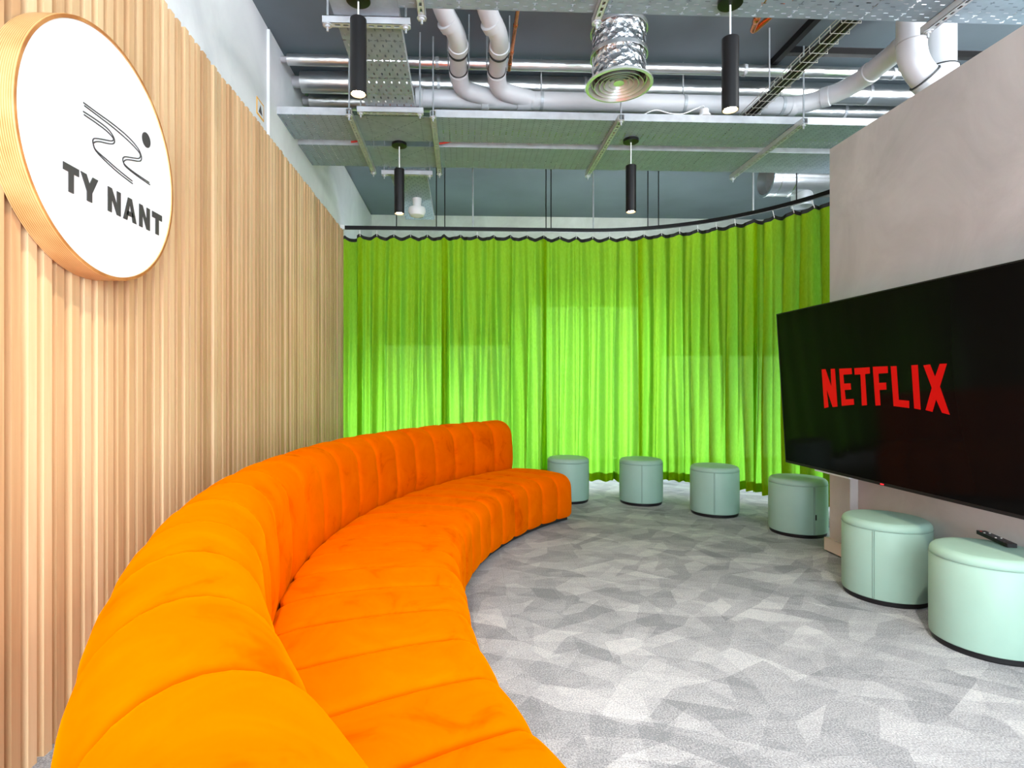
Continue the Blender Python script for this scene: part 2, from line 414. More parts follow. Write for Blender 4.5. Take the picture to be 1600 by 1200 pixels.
# back wall with three glazed openings behind the curtain
ops = [(-1.25, 0.78, 0.0, 1.85), (0.98, 2.80, 0.0, 2.46), (3.0, 5.2, 0.0, 1.7)]
wb = B(); xs = XL
for (a, b_, z0, z1) in ops:
    wb.box(xs, a, YB, YB+0.2, 0, CEIL); wb.box(a, b_, YB, YB+0.2, z1, CEIL); xs = b_
wb.box(xs, 5.45, YB, YB+0.2, 0, CEIL)
structure('wall_back', wb, M['bwall'])
for i, (a, b_, z0, z1) in enumerate(ops):
    w = B(); t = 0.06
    w.box(a, a+t, YB+0.05, YB+0.15, 0, z1).box(b_-t, b_, YB+0.05, YB+0.15, 0, z1).box(a+t, b_-t, YB+0.05, YB+0.15, z1-t, z1).box(a+t, b_-t, YB+0.05, YB+0.15, 0, 0.05)
    mid = (a+b_)/2; w.box(mid-0.03, mid+0.03, YB+0.06, YB+0.14, 0.05, z1-t)
    wo = structure('window_%d' % (i+1), w, M['frame'])
    g = B().box(a+t, mid-0.03, YB+0.095, YB+0.105, 0.05, z1-t); g.build('pane', M['glass'], wo)
    g = B().box(mid+0.03, b_-t, YB+0.095, YB+0.105, 0.05, z1-t); g.build('pane', M['glass'], wo)
structure('floor_outside', B().box(-14, 18, YB+0.2, 30, -0.2, -0.03), M['paving'])
# right partition: free end at y=3.88, a pier, then a shallow recess behind the television
WX = 2.62; wr = B()
wr.box(WX, 3.05, 3.67, 3.88, 0, 2.88)
wr.box(2.675, 3.05, -0.8, 3.67, 0, 1.45)
wr.box(WX, 3.05, -0.8, 3.67, 1.45, 2.88)
structure('wall_right', wr, M['plaster_right'])
bs = B()
bs.box(WX-0.025, WX, 3.67, 3.905, 0.012, 0.10).box(WX, 3.05, 3.88, 3.905, 0.012, 0.10)
structure('baseboard_right', bs, M['skirt'])

# ------------------------------------------------------------------ slatted oak cladding
sl = B(); y = -0.6
sl.box(XL+0.001, XL+0.018, -0.7, 6.33, 0.0, 2.915, tone=0.35)
while y < 6.32:
    wd = 0.036 + random.uniform(-0.004, 0.004); dp = 0.05 + random.choice((0, 0, 0, -0.006, 0.004))
    sl.box(XL+0.018, XL+dp, y, y+wd, 0.0, 2.93, tone=random.random())
    wg = 0.0645 - wd
    sl.box(XL+0.018, XL+0.026, y+wd+0.001, y+0.0645-0.001, 0.0, 2.92, tone=random.random()*0.8)
    y += 0.0645
o = sl.build('slat_cladding', M['slat'], loc=(XL, 0, 0))
tag(o, 'pale oak vertical batten cladding covering the left wall behind the orange sofa', 'wall cladding')

# ------------------------------------------------------------------ round sign
SY, SZ, SR, SF = 2.045, 2.008, 0.432, -1.265
sg = thing('round_sign', (XL+0.05, SY, SZ), 'large round wooden sign with white face on the slatted wall', 'sign')
B().lathe([(SR-0.03, 0.0), (SR, 0.0), (SR, SF-XL-0.052), (SR-0.002, SF-XL-0.05), (SR-0.012, SF-XL-0.05), (SR-0.012, SF-XL-0.062), (0.0, SF-XL-0.062)], (XL+0.055, SY, SZ), 'X', 96).build('rim', M['rim'], sg, smooth=30, label='pine plywood rim with fine ribbed edge')
B().lathe([(SR-0.0125, -0.008), (SR-0.0125, 0.0), (0, 0.0)], (SF, SY, SZ), 'X', 96).build('sign_face', M['white_face'], sg, smooth=30)
def sgp(yy, zz, e=0.0): return (SF+0.0005+e, yy, zz)
def strip_letter(b, polys):
    for p in polys: b.poly([sgp(yy, zz) for yy, zz in p], (0.0025, 0, 0))
zb, zt = 1.817, 1.904; hh = zt-zb
def T(y0, w, s=0.024): m = y0+w/2; return [[(y0,zt),(y0+w,zt),(y0+w,zt-s),(m+s/2,zt-s),(m+s/2,zb),(m-s/2,zb),(m-s/2,zt-s),(y0,zt-s)]]
def Yl(y0, w, s=0.026):
    m = y0+w/2; zm = zb+hh*0.40
    return [[(y0,zt),(y0+s*1.08,zt),(m,zm+0.024),(y0+w-s*1.08,zt),(y0+w,zt),(m+s/2,zm-0.004),(m+s/2,zb),(m-s/2,zb),(m-s/2,zm-0.004)]]
def Nl(y0, w, s=0.022): return [[(y0,zb),(y0,zt),(y0+s,zt),(y0+w-s,zb+0.036),(y0+w-s,zt),(y0+w,zt),(y0+w,zb),(y0+w-s,zb),(y0+s,zt-0.036),(y0+s,zb)]]
def Al(y0, w, s=0.024):
    m = y0+w/2; k = (w/2-s*0.45)/hh
    def xl(z): return y0+(z-zb)*k
    def xr(z): return y0+w-(z-zb)*k
    c0, c1 = zb+0.017, zb+0.034
    return [[(y0,zb),(m-s*0.45,zt),(m+s*0.45,zt),(y0+w,zb),(y0+w-s,zb),(xr(c0)-s,c0),(xl(c0)+s,c0),(y0+s,zb)]], (m, k)
txt = [T(1.812,0.073), Yl(1.893,0.088), Nl(2.034,0.074), None, Nl(2.226,0.073), T(2.317,0.072)]
for nm, L in zip('TYNANT', txt):
    b = B()
    if L is None:
        y0, w, s = 2.124, 0.083, 0.024; m = y0+w/2; cz0, cz1 = zb+0.019, zb+0.036; k = (w/2-0.0115)/hh
        def le(z): return y0+(z-zb)*k
        strip_letter(b, [[(y0,zb),(m-0.0115,zt),(m,zt),(m,zt-0.020),(y0+s,zb)],
                         [(m,zt),(m+0.0115,zt),(y0+w,zb),(y0+w-s,zb),(m,zt-0.020)],
                         [(le(cz0)+0.012,cz0),(le(cz1)+0.012,cz1),(2*m-le(cz1)-0.012,cz1),(2*m-le(cz0)-0.012,cz0)]])
    else: strip_letter(b, L)
    b.build('letter', M['ink'], sg)
RIVER = [
 [(1.907,2.137),(1.981,2.137),(2.07,2.138),(2.158,2.132),(2.218,2.116),(2.241,2.094),(2.238,2.077),(2.218,2.066),(2.175,2.053),(2.141,2.04),(2.127,2.025),(2.141,2.014),(2.209,2.007),(2.301,2.004)],
 [(1.912,2.129),(1.988,2.128),(2.07,2.126),(2.158,2.118),(2.218,2.106),(2.234,2.094),(2.223,2.079),(2.183,2.065),(2.137,2.05),(2.122,2.036),(2.133,2.02),(2.192,2.013),(2.296,2.011)],
 [(1.906,2.107),(1.974,2.11),(2.032,2.108),(2.063,2.096),(2.073,2.082),(2.066,2.069),(2.039,2.057),(1.988,2.042),(1.962,2.028),(1.957,2.017),(1.971,2.002),(2.017,1.989),(2.093,1.975),(2.183,1.966)],
 [(1.91,2.098),(1.974,2.099),(2.028,2.097),(2.06,2.09),(2.066,2.082),(2.051,2.072),(2.01,2.059),(1.967,2.044),(1.955,2.033),(1.957,2.019),(1.971,2.005),(2.024,1.996),(2.093,1.985),(2.181,1.975)]]
for ln in RIVER:
    P = catmull(ln, 6); b = B()
    prev = None
    for i, (yy, zz) in enumerate(P):
        a = P[max(i-1,0)]; c = P[min(i+1,len(P)-1)]; dy, dz = c[0]-a[0], c[1]-a[1]; q = math.hypot(dy,dz) or 1
        ny, nz = -dz/q*0.0019, dy/q*0.0019
        cur = [b.bm.verts.new(sgp(yy+ny, zz+nz, 0)), b.bm.verts.new(sgp(yy-ny, zz-nz, 0)), b.bm.verts.new(sgp(yy-ny, zz-nz, 0.002)), b.bm.verts.new(sgp(yy+ny, zz+nz, 0.002))]
        if prev:
            for k in range(4): b.bm.faces.new((prev[k], prev[(k+1)%4], cur[(k+1)%4], cur[k]))
        prev = cur
    b.build('river_line', M['ink'], sg)
B().lathe([(0.029, 0), (0.029, 0.002), (0, 0.002)], (SF+0.0005, 2.275, 2.173), 'X', 32).build('sun_dot', M['ink'], sg)

# ------------------------------------------------------------------ the curved sofa
CX, CY = 2.85, 2.72; A0, A1, NCH = -50.0, 49.2, 22
def channel(b, prof, narrow=False):
    """sweeps profile [(R,z)] round the sofa's centre with a pillowed channel per step"""
    P = prof; n = len(P)
    nr = []
    for i in range(n):
        a = P[max(i-1,0)]; c = P[min(i+1,n-1)]; t = (c[0]-a[0], c[1]-a[1]); L = math.hypot(*t) or 1
        nr.append((-t[1]/L, t[0]/L))
    rows = []
    fs = [c+q for c in range(NCH) for q in (0, 0.021, 0.027, 0.055, 0.13, 0.2, 0.32, 0.5, 0.68, 0.8, 0.87, 0.945, 0.973, 0.979)]+[NCH]
    for f in fs:
        fr = f-math.floor(f)
        e = min(fr, 1-fr)*2
        d = -0.014*(1-math.sqrt(max(0, 1-(1-min(1, e*1.15))**2))) - (0.085 if e < 1e-6 else 0.078 if e < 0.046 else 0.009*math.exp(-(e-0.046)/0.05))
        ang = math.radians(A0+(A1-A0)*f/NCH)
        endf = min(f, NCH-f)
        if endf < 0.35:
            d = -0.05*(1-math.sqrt(max(0, 1-(1-endf/0.35)**2))); 
        row = []
        add = 0.12*min(2.0, max(0, (-9-math.degrees(ang))/17)) if narrow else 0
        for (R, z), (nx, nz) in zip(P, nr):
            R = R+add*max(0, (3.6-R)/0.74)
            wob = 0.004*noise.noise(Vector((R*3, z*6, f*1.3)))
            rr = R+nx*(d+wob); zz = z+nz*(d+wob)
            row.append(b.bm.verts.new((CX-rr*math.cos(ang), CY+rr*math.sin(ang), max(zz, 0.03))))
        rows.append(row)
    for r0, r1 in zip(rows, rows[1:]):
        for i in range(n-1): b.bm.faces.new((r0[i], r0[i+1], r1[i+1], r1[i]))
    for row in (rows[0], rows[-1]):
        b.bm.faces.new(row)
    # close the underside
    for r0, r1 in zip(rows, rows[1:]): b.bm.faces.new((r0[-1], r0[0], r1[0], r1[-1]))
    return b
def arc(cx, cz, r, a0, a1, n): return [(cx+r*math.cos(math.radians(a0+(a1-a0)*i/n)), cz+r*math.sin(math.radians(a0+(a1-a0)*i/n))) for i in range(n+1)]
seat = [(2.875, 0.035), (2.86, 0.06), (2.858, 0.13), (2.86, 0.20), (2.862, 0.26)] + arc(2.985, 0.285, 0.122, 180, 92, 7) + [(3.06, 0.411), (3.16, 0.414), (3.28, 0.412), (3.40, 0.406), (3.50, 0.398), (3.565, 0.385), (3.60, 0.36), (3.60, 0.04)]
back = [(3.605, 0.04), (3.60, 0.34), (3.585, 0.40), (3.578, 0.48), (3.582, 0.58), (3.592, 0.66)] + arc(3.757, 0.68, 0.163, 180, 0, 14) + [(3.926, 0.58), (3.93, 0.40), (3.93, 0.20), (3.925, 0.05), (3.91, 0.035)]
sofa = thing('curved_sofa', (CX-3.4, CY, 0), 'long curved orange velvet channel-tufted sofa along the slatted wall', 'sofa')
channel(B(), seat, True).build('seat', M['velvet'], sofa, smooth=50)
channel(B(), back).build('backrest', M['velvet'], sofa, smooth=50)
pb = B(); rows = []
for k in range(61):
    ang = math.radians(A0+0.8+(A1-A0-1.6)*k/60)
    rows.append([pb.bm.verts.new((CX-R*math.cos(ang), CY+R*math.sin(ang), z)) for R, z in ((max(2.91, 2.91+0.12*min(2.0, (-9-math.degrees(ang))/17)), 0.0), (3.88, 0.0), (3.88, 0.034), (max(2.91, 2.91+0.12*min(2.0, (-9-math.degrees(ang))/17)), 0.034))])
for a, b_ in zip(rows, rows[1:]):
    for i in range(4): pb.bm.faces.new((a[i], a[(i+1)%4], b_[(i+1)%4], b_[i]))
pb.bm.faces.new(rows[0]); pb.bm.faces.new(rows[-1])
pb.build('plinth', M['plinth'], sofa, label='black recessed plinth')

# ------------------------------------------------------------------ stools
def stool_root():
    r, h = 0.213, 0.45
    t = thing('round_stool', (0, 0, 0), 'x', 'stool', 'mint green round stools')
    B().lathe([(0, 0.0), (r-0.012, 0.0), (r-0.008, 0.006), (r-0.008, 0.026), (0, 0.026)], (0,0,0), 'Z', 64).build('base', M['blackplastic'], t, smooth=30, label='black base ring')
    prof = [(0, 0.024), (r-0.012, 0.024), (r-0.002, 0.030), (r, 0.042), (r+0.001, 0.2), (r, h-0.052), (r-0.0015, h-0.049), (r-0.0025, h-0.047), (r-0.0015, h-0.045)] + [(r-0.036+0.035*math.cos(a), h-0.037+0.033*math.sin(a)) for a in [math.radians(q) for q in (0, 18, 36, 54, 72, 88)]] + [(0.12, h-0.001), (0.0, h)]
    B().lathe(prof, (0,0,0), 'Z', 72).build('upholstery', M['vinyl'], t, smooth=35)
    b = B()
    for off in (-0.004, 0.004):
        a = -PI/2 + off/r
        b.tube([((r+0.0007)*math.cos(a), (r+0.0007)*math.sin(a), z) for z in (0.034, 0.12, 0.25, 0.36, h-0.05)], 0.0022, 6)
    b.build('stitched_seam', M['stitch'], t)
    b = B()
    ring = [((r+0.0004)*math.cos(a), (r+0.0004)*math.sin(a), h-0.047) for a in [2*PI*k/72 for k in range(73)]]
    b.tube(ring, 0.0013, 6, cap=False).build('rim_seam', M['stitch'], t)
    return t
def copy_tree(o, parent=None):
    c = o.copy(); C.objects.link(c); c.parent = parent
    for k, v in list(o.items()):
        c[k] = v
    for ch in [q for q in bpy.data.objects if q.parent == o]: copy_tree(ch, c)
    return c
proto = stool_root()
ST = [(1.08, 5.71, 2.5, 'mint round stool half hidden behind the far end of the orange sofa'),
      (1.80, 5.58, 0.05, 'mint round stool before the curtain, second from the sofa end'),
      (2.33, 5.08, 0.0, 'mint round stool before the curtain, two along from the sofa-end stool'),
      (2.71, 4.41, 0.56, 'mint round stool below the television\'s far corner, at the end of the plaster wall'),
      (2.40, 3.07, -0.26, 'mint round stool under the television with a clear top, next to the remote\'s stool'),
      (2.405, 2.46, 1.9, 'nearest mint round stool, carrying the black remote control')]
for i, (x, y, rz, lab) in enumerate(ST):
    t = proto if i == 0 else copy_tree(proto)
    t.location = (x, y, 0); t.rotation_euler = (0, 0, math.atan2(-y, -x)+PI/2+rz); t['label'] = lab

# small fabric tag low on the fourth stool
t = [o for o in bpy.data.objects if o.get('label', '').startswith("mint round stool below")][0]
aw = math.atan2(0-4.41, 0-2.71)+0.62
nn = Vector((math.cos(aw), math.sin(aw), 0)); tx = Vector((-nn.y, nn.x, 0)); rzi = Matrix.Rotation(-t.rotation_euler.z, 3, 'Z')
nn = rzi @ nn; tx = rzi @ tx; p0 = nn*0.2135+Vector((0, 0, 0.145))
me_b = B(); L0 = Vector(t.location)
me_b.poly([L0+p0-tx*0.005, L0+p0+tx*0.005, L0+p0+tx*0.005+Vector((0,0,0.042)), L0+p0-tx*0.005+Vector((0,0,0.042))], nn*0.003)
me_b.build('tag', M['blackplastic'], t, label='small black fabric tag')

# remote control on the nearest stool
rm = thing('remote_control', (2.545, 2.56, 0.4515), 'black remote control lying on the nearest stool', 'remote control')
q = math.radians(-108)
def rloc(a, b, c=0):   # a along length, b across
    return Vector((2.545+a*math.cos(q)-b*math.sin(q), 2.56+a*math.sin(q)+b*math.cos(q), 0.4515+c))
b = B(); pts = []
for a, w in ((-0.125, 0.017), (-0.12, 0.020), (0, 0.021), (0.115, 0.022), (0.123, 0.018)): pts.append((a, w))
outl = [rloc(a, w) for a, w in pts] + [rloc(a, -w) for a, w in pts[::-1]]
b.poly(outl, (0, 0, 0.017)).build('body', M['blackplastic'], rm)
for r_ in range(7):
    for c_ in (-0.011, 0, 0.011):
        bb = B(); p = rloc(-0.10+0.03*r_, c_, 0.0168)
        bb.lathe([(0.0042, 0), (0.0042, 0.002), (0, 0.0025)], p, 'Z', 10)
        bb.build('button', M['redplastic'] if (r_, c_) == (0, -0.011) else (M['white'] if r_ in (1, 4) and c_ != 0 else M['remote_grey']), rm)

# ------------------------------------------------------------------ television
TA = math.radians(3.75); TC = Vector((2.30, 3.01, 1.17)); TUP = Vector((-math.sin(TA), 0, math.cos(TA))); TN = Vector((-math.cos(TA), 0, -math.sin(TA)))
def tv(a, b_, d=0.0): return TC + Vector((0, -1, 0))*a + TUP*b_ + TN*d
tvr = thing('television', (2.45, 3.01, 0.62), 'large black wall television tilted forward, red logo on its screen', 'television')
HW, HH = 0.932, 0.537
def slab(b, a0, a1, b0, b1, d0, d1): return b.poly([tv(a0,b0,d0), tv(a1,b0,d0), tv(a1,b1,d0), tv(a0,b1,d0)], TN*(d1-d0))
b = B(); w = 0.007
slab(b, -HW, HW, HH-w, HH, -0.03, 0.002); slab(b, -HW, HW, -HH, -HH+0.016, -0.03, 0.002)
slab(b, -HW, -HW+w, -HH+0.016, HH-w, -0.03, 0.002); slab(b, HW-w, HW, -HH+0.016, HH-w, -0.03, 0.002)
b.build('bezel', M['blackplastic'], tvr)
slab(B(), -HW+w, HW-w, -HH+0.016, HH-w, -0.028, 0.0).build('screen', M['screen'], tvr, label='black glass screen')
slab(B(), -0.60, 0.60, -0.44, 0.20, -0.075, -0.029).build('rear_housing', M['blackplastic'], tvr)
slab(B(), -0.60, -0.27, -HH-0.010, -HH, -0.028, 0.001).build('floor_reflection_strip', M['galv_light'], tvr, label='silver strip imitating the lit floor reflected in the lower bezel')  # pale metal stands in for the lit floor reflected along this edge
WORD = {
 'N': [(-0.3919, 0.1237), (-0.354, 0.1245), (-0.3078, 0.012), (-0.3033, 0.1249), (-0.2646, 0.1251), (-0.263, -0.1094), (-0.3082, -0.1143), (-0.3553, -0.0034), (-0.3477, -0.1159), (-0.3898, -0.125)],
 'E': [(-0.2261, 0.124), (-0.1168, 0.1238), (-0.1168, 0.0886), (-0.1918, 0.0865), (-0.19, 0.033), (-0.1332, 0.0341), (-0.1325, -0.003), (-0.1885, -0.0059), (-0.1853, -0.0627), (-0.1155, -0.058), (-0.1154, -0.0921), (-0.2233, -0.1037)],
 'T': [(-0.0943, 0.1232), (0.0295, 0.1251), (0.0286, 0.0898), (-0.01, 0.0867), (-0.0104, -0.0909), (-0.0507, -0.0952), (-0.0463, 0.0857), (-0.0937, 0.0848)],
 'F': [(0.054, 0.127), (0.1633, 0.1263), (0.1616, 0.0899), (0.0932, 0.0875), (0.0931, 0.0365), (0.145, 0.0379), (0.1439, -0.0003), (0.0933, -0.0029), (0.0932, -0.088), (0.0563, -0.0911)],
 'L': [(0.1849, 0.1256), (0.2246, 0.1253), (0.2257, -0.0539), (0.294, -0.057), (0.2911, -0.0944), (0.1873, -0.0886)],
 'I': [(0.3226, 0.1261), (0.3631, 0.1272), (0.3633, -0.0995), (0.3235, -0.0955)],
 'X': [(0.3968, 0.1236), (0.437, 0.127), (0.4614, 0.0652), (0.4922, 0.1273), (0.5322, 0.1272), (0.4853, 0.0185), (0.5302, -0.1161), (0.4883, -0.1091), (0.4587, -0.045), (0.4335, -0.1072), (0.393, -0.1006), (0.4384, 0.0112)]}
scr = [o for o in bpy.data.objects if o.name == 'screen'][0]
for k, L in WORD.items():
    B().poly([tv(a-0.07, c, 0.0004) for a, c in L], TN*0.0008).build('logo_letter', M['red'], scr, label='red glowing letter')
slab(B(), -0.012, 0.012, -HH+0.004, -HH+0.010, 0.002, 0.004).build('standby_lamp', M['redled'], tvr, label='small red standby light')
b = B(); b.box(2.635, 2.674, 2.70, 3.30, 0.95, 1.38); b.build('wall_plate', M['black'], tvr)
for yy in (2.85, 3.17):
    B().box(2.39, 2.636, yy-0.025, yy+0.025, 1.08, 1.20, bevel=0.004).build('bracket_arm', M['black'], tvr)

# ------------------------------------------------------------------ curtain, track and hangers
def track_pt(s):
    """plan path of the track by arc length from the left wall"""
    L0 = 1.40-(-1.36); R = 2.10
    if s < L0: return Vector((-1.36+s, 6.345, 0)), Vector((1, 0, 0))
    a = (s-L0)/R
    if a < PI/2: return Vector((1.40+R*math.sin(a), 4.245+R*math.cos(a), 0)), Vector((math.cos(a), -math.sin(a), 0))
    e = s-L0-R*PI/2
    return Vector((3.50, 4.245-e, 0)), Vector((0, -1, 0))
S_END = 2.76+2.1*PI/2+0.9
tk = thing('curtain_track', (1.0, 6.345, 2.955), 'slim black curved curtain track hung below the ceiling', 'curtain track')
b = B(); prev = None; K = 140
for i in range(K+1):
    p, t = track_pt(0.02+(S_END-0.02)*i/K); nn = Vector((-t.y, t.x, 0))*0.013
    cur = [b.bm.verts.new(p+o_+Vector((0,0,z))) for o_, z in ((-nn, 2.945), (nn, 2.945), (nn, 2.985), (-nn, 2.985))]
    if prev:
        for k in range(4): b.bm.faces.new((prev[k], prev[(k+1)%4], cur[(k+1)%4], cur[k]))
    else: b.bm.faces.new(cur)
    prev = cur
b.bm.faces.new(prev); b.build('rail', M['black'], tk, smooth=30)
for x, y in [(-0.757,6.345),(-0.306,6.345),(-0.211,6.345),(0.109,6.345),(0.946,6.345),(1.004,6.345),(1.492,6.343),(2.089,6.23),(2.198,6.19),(2.984,5.62),(3.225,5.265)]:
    light = x in (0.109, 1.492, 2.984)
    B().tube([(x, y, 2.984), (x, y, CEIL-0.001)], 0.009 if light else 0.006, 8).build('drop_rod', M['galv_light'] if light else M['black'], tk)
B().box(-1.40, -1.335, 6.315, 6.375, 2.94, 2.99).build('end_bracket', M['white'], tk, label='white wall end bracket')

HOOK = 0.19
def fold(s, u, seed):
    """sideways displacement of the cloth; u = 0 at top, 1 at hem"""
    n1 = noise.noise(Vector((s*1.1+seed, u*0.9, 3.3)))
    n2 = noise.noise(Vector((s*6.0+seed*2+0.5*u, u*1.1, 7.7)))
    n3 = noise.noise(Vector((s*14.0+seed, u*1.6+4, 1.2)))
    ph = 2*PI*s/HOOK
    top = 0.016*math.cos(ph)
    low = 0.046*math.sin(ph*1.0+2.6*n1+1.0*n2) + 0.026*math.sin(ph*2.1+3*n2) + 0.030*n3
    k = min(1, 0.25+u*1.3)
    return top*(1-k*0.8)+low*k*1.5
ZT, ZH = 2.905, 0.10
spans = [(-0.02, 0.20), (0.155, 1.165), (1.115, 2.315), (2.265, 3.40), (3.35, 4.59), (4.54, S_END)]
labels = ['narrow dark end of green curtain gathered against the slatted wall',
          'green curtain panel nearest the slatted wall, behind the sofa back',
          'green curtain panel behind the far end of the orange sofa',
          'green curtain panel behind the second stool from the sofa',
          'green curtain panel curving towards the television, behind the third stool from the sofa',
          'green curtain panel passing behind the television and the plaster wall end']
for ci, (s0, s1) in enumerate(spans):
    m0, _ = track_pt((s0+s1)/2)
    cu = thing('curtain', (m0.x, m0.y, 0.0), labels[ci], 'curtain', 'green curtains on the curved track')
    ns = max(16, int((s1-s0)/0.0095)); zs = [0, 0.012, 0.03] + [0.03+(1-0.03)*((k+1)/34) for k in range(34)]
    seed = 2.0; behind = 0.024*(ci % 2) if ci else 0.115
    def pt(s, u, off=0.0):
        p, t = track_pt(s); nn = Vector((-t.y, t.x, 0))
        hk = (s/HOOK) % 1.0; sag = 0.042*(1-abs(2*hk-1)**1.5) if False else 0.040*math.sin(PI*hk)**0.8
        ed = min(s-s0, s1-s)
        dark = behind+(0.03*math.exp(-ed/0.02)*min(1, 0.2+2*u) if ci % 2 else 0.0)
        d = fold(s, u, seed)*(0.55 if ci == 0 else 1.0)+dark+off
        shift = 0.012*math.sin(2*PI*s/HOOK*1.3+seed)*u
        hemz = ZH+0.018*math.sin(s*5.0+seed)*1.0+0.010*math.sin(s*17)
        if ci == 5: hemz -= 0.02
        z = (ZT-sag*math.exp(-u*30)-sag*0.25*0) + (hemz-ZT)*u
        return p+nn*d+t*shift+Vector((0,0,z))
    def sheet(us, off, name, mat, parent, flip=False):
        b = B(); g = [[b.bm.verts.new(pt(s0+(s1-s0)*i/ns, u, off)) for i in range(ns+1)] for u in us]
        for r0, r1 in zip(g, g[1:]):
            for i in range(ns): b.bm.faces.new((r0[i], r0[i+1], r1[i+1], r1[i]))
        return b.build(name, mat, parent, smooth=80, normals=False)
    us = [0.0, 0.010, 0.022, 0.035] + [0.035+(1-0.035)*(k+1)/36 for k in range(36)]
    sheet(us, 0.0, 'cloth', M['curtain'], cu)
    sheet([0.967, 0.984, 1.0], 0.006, 'hem', M['hem'], cu)
    # heading tape: a narrow band following the scalloped top, slightly proud on the room side
    b = B(); rowsT = []
    for i in range(ns+1):
        s = s0+(s1-s0)*i/ns; p, t = track_pt(s); nn = Vector((-t.y, t.x, 0)); a = pt(s, 0.0)
        rowsT.append([b.bm.verts.new(a+nn*o_+Vector((0,0,z))) for o_, z in ((-0.004, 0.003), (0.004, 0.003), (0.004, -0.034), (-0.004, -0.034))])
    for r0, r1 in zip(rowsT, rowsT[1:]):
        for k in range(4): b.bm.faces.new((r0[k], r0[(k+1)%4], r1[(k+1)%4], r1[k]))
    b.bm.faces.new(rowsT[0]); b.bm.faces.new(rowsT[-1])
    b.build('heading_tape', M['tape'], cu, label='black heading tape')
    k = math.ceil((s0+0.03)/HOOK)
    while k*HOOK < s1-0.03:
        p, t = track_pt(k*HOOK); a = pt(k*HOOK, 0.0)
        B().tube([(a.x, a.y, a.z-0.03), (p.x, p.y, 2.941)], 0.004, 6).build('hook', M['white'], cu, label='white glider hook')
        k += 1

# ------------------------------------------------------------------ cable trays
def tray(b_plate, b_lip, x0, x1, y0, y1, z, along='X', lip=0.055, ends=()):
    b_plate.box(x0, x1, y0, y1, z, z+0.0015)
    t = 0.002
    if along == 'X':
        for yy, dy in ((y0, 0), (y1-t, 0)):
            b_lip.box(x0, x1, yy, yy+t, z+0.0015, z+lip)
        for yy in (y0, y1-0.014): b_lip.box(x0, x1, yy, yy+0.014, z+lip, z+lip+0.002)
    else:
        for xx in (x0, x1-t): b_lip.box(xx, xx+t, y0, y1, z+0.0015, z+lip)
        for xx in (x0, x1-0.014): b_lip.box(xx, xx+0.014, y0, y1, z+lip, z+lip+0.002)
TZ = 3.20
def cable_tray(loc, label, plates, group='perforated cable trays'):
    t = thing('cable_tray', loc, label, 'cable tray', group)
    for (x0, x1, y0, y1, along, mat) in plates:
        bp, bl = B(), B()
        tray(bp, bl, x0, x1, y0, y1, TZ, along)
        nm = 'junction_plate' if mat == 'perf_cross' else 'tray_bed'
        e = thing_part(nm, ((x0+x1)/2, (y0+y1)/2, TZ), t)
        o = bp.build('sheet', M[mat], e); 
        if mat != 'perf_cross': bl.build('side_rail', M['galv_light'], e)
        else:
            bl.bm.free()
    return t
def thing_part(name, loc, parent):
    o = bpy.data.objects.new(name, None); C.objects.link(o); o.parent = parent; o.location = Vector(loc)-parent_world(parent); o.empty_display_size = 0.05
    return o
# front tray (nearest the camera), starting at the lengthwise tray
cable_tray((1.5, 2.7, TZ), 'grey perforated cable tray across the top edge of the view, nearest the camera',
           [(-0.345, 4.6, 2.40, 2.975, 'X', 'perf_x')])
cable_tray((-0.53, 3.6, TZ), 'grey perforated cable tray running lengthwise behind the left front pendant',
           [(-0.70, -0.347, 2.36, 3.06, 'Y', 'perf_cross'), (-0.70, -0.35, 3.062, 4.175, 'Y', 'perf_y')])
cable_tray((-0.53, 6.0, TZ), 'short grey perforated cable tray end reaching back over the curtain, holding the sensor',
           [(-0.70, -0.35, 5.20, 6.80, 'Y', 'perf_y')])
cable_tray((1.4, 4.4, TZ), 'grey perforated cable tray crossing the room, nearer of the twin pair',
           [(-1.395, -0.832, 4.185, 4.61, 'X', 'perf_fine'), (-0.83, -0.22, 4.185, 4.61, 'X', 'perf_cross'), (-0.218, 4.6, 4.185, 4.61, 'X', 'perf_fine')])
cable_tray((1.4, 4.95, TZ), 'grey perforated cable tray crossing the room, further of the twin pair',
           [(-1.395, -0.832, 4.71, 5.155, 'X', 'perf_fine'), (-0.83, -0.22, 4.71, 5.155, 'X', 'perf_cross'), (-0.218, 4.6, 4.71, 5.155, 'X', 'perf_fine')])
# dark panel painting the shade inside the wall slots where the twin trays enter
structure('trim_2', B().box(XL, XL+0.012, 4.12, 5.24, 3.15, 3.29), M['void'])

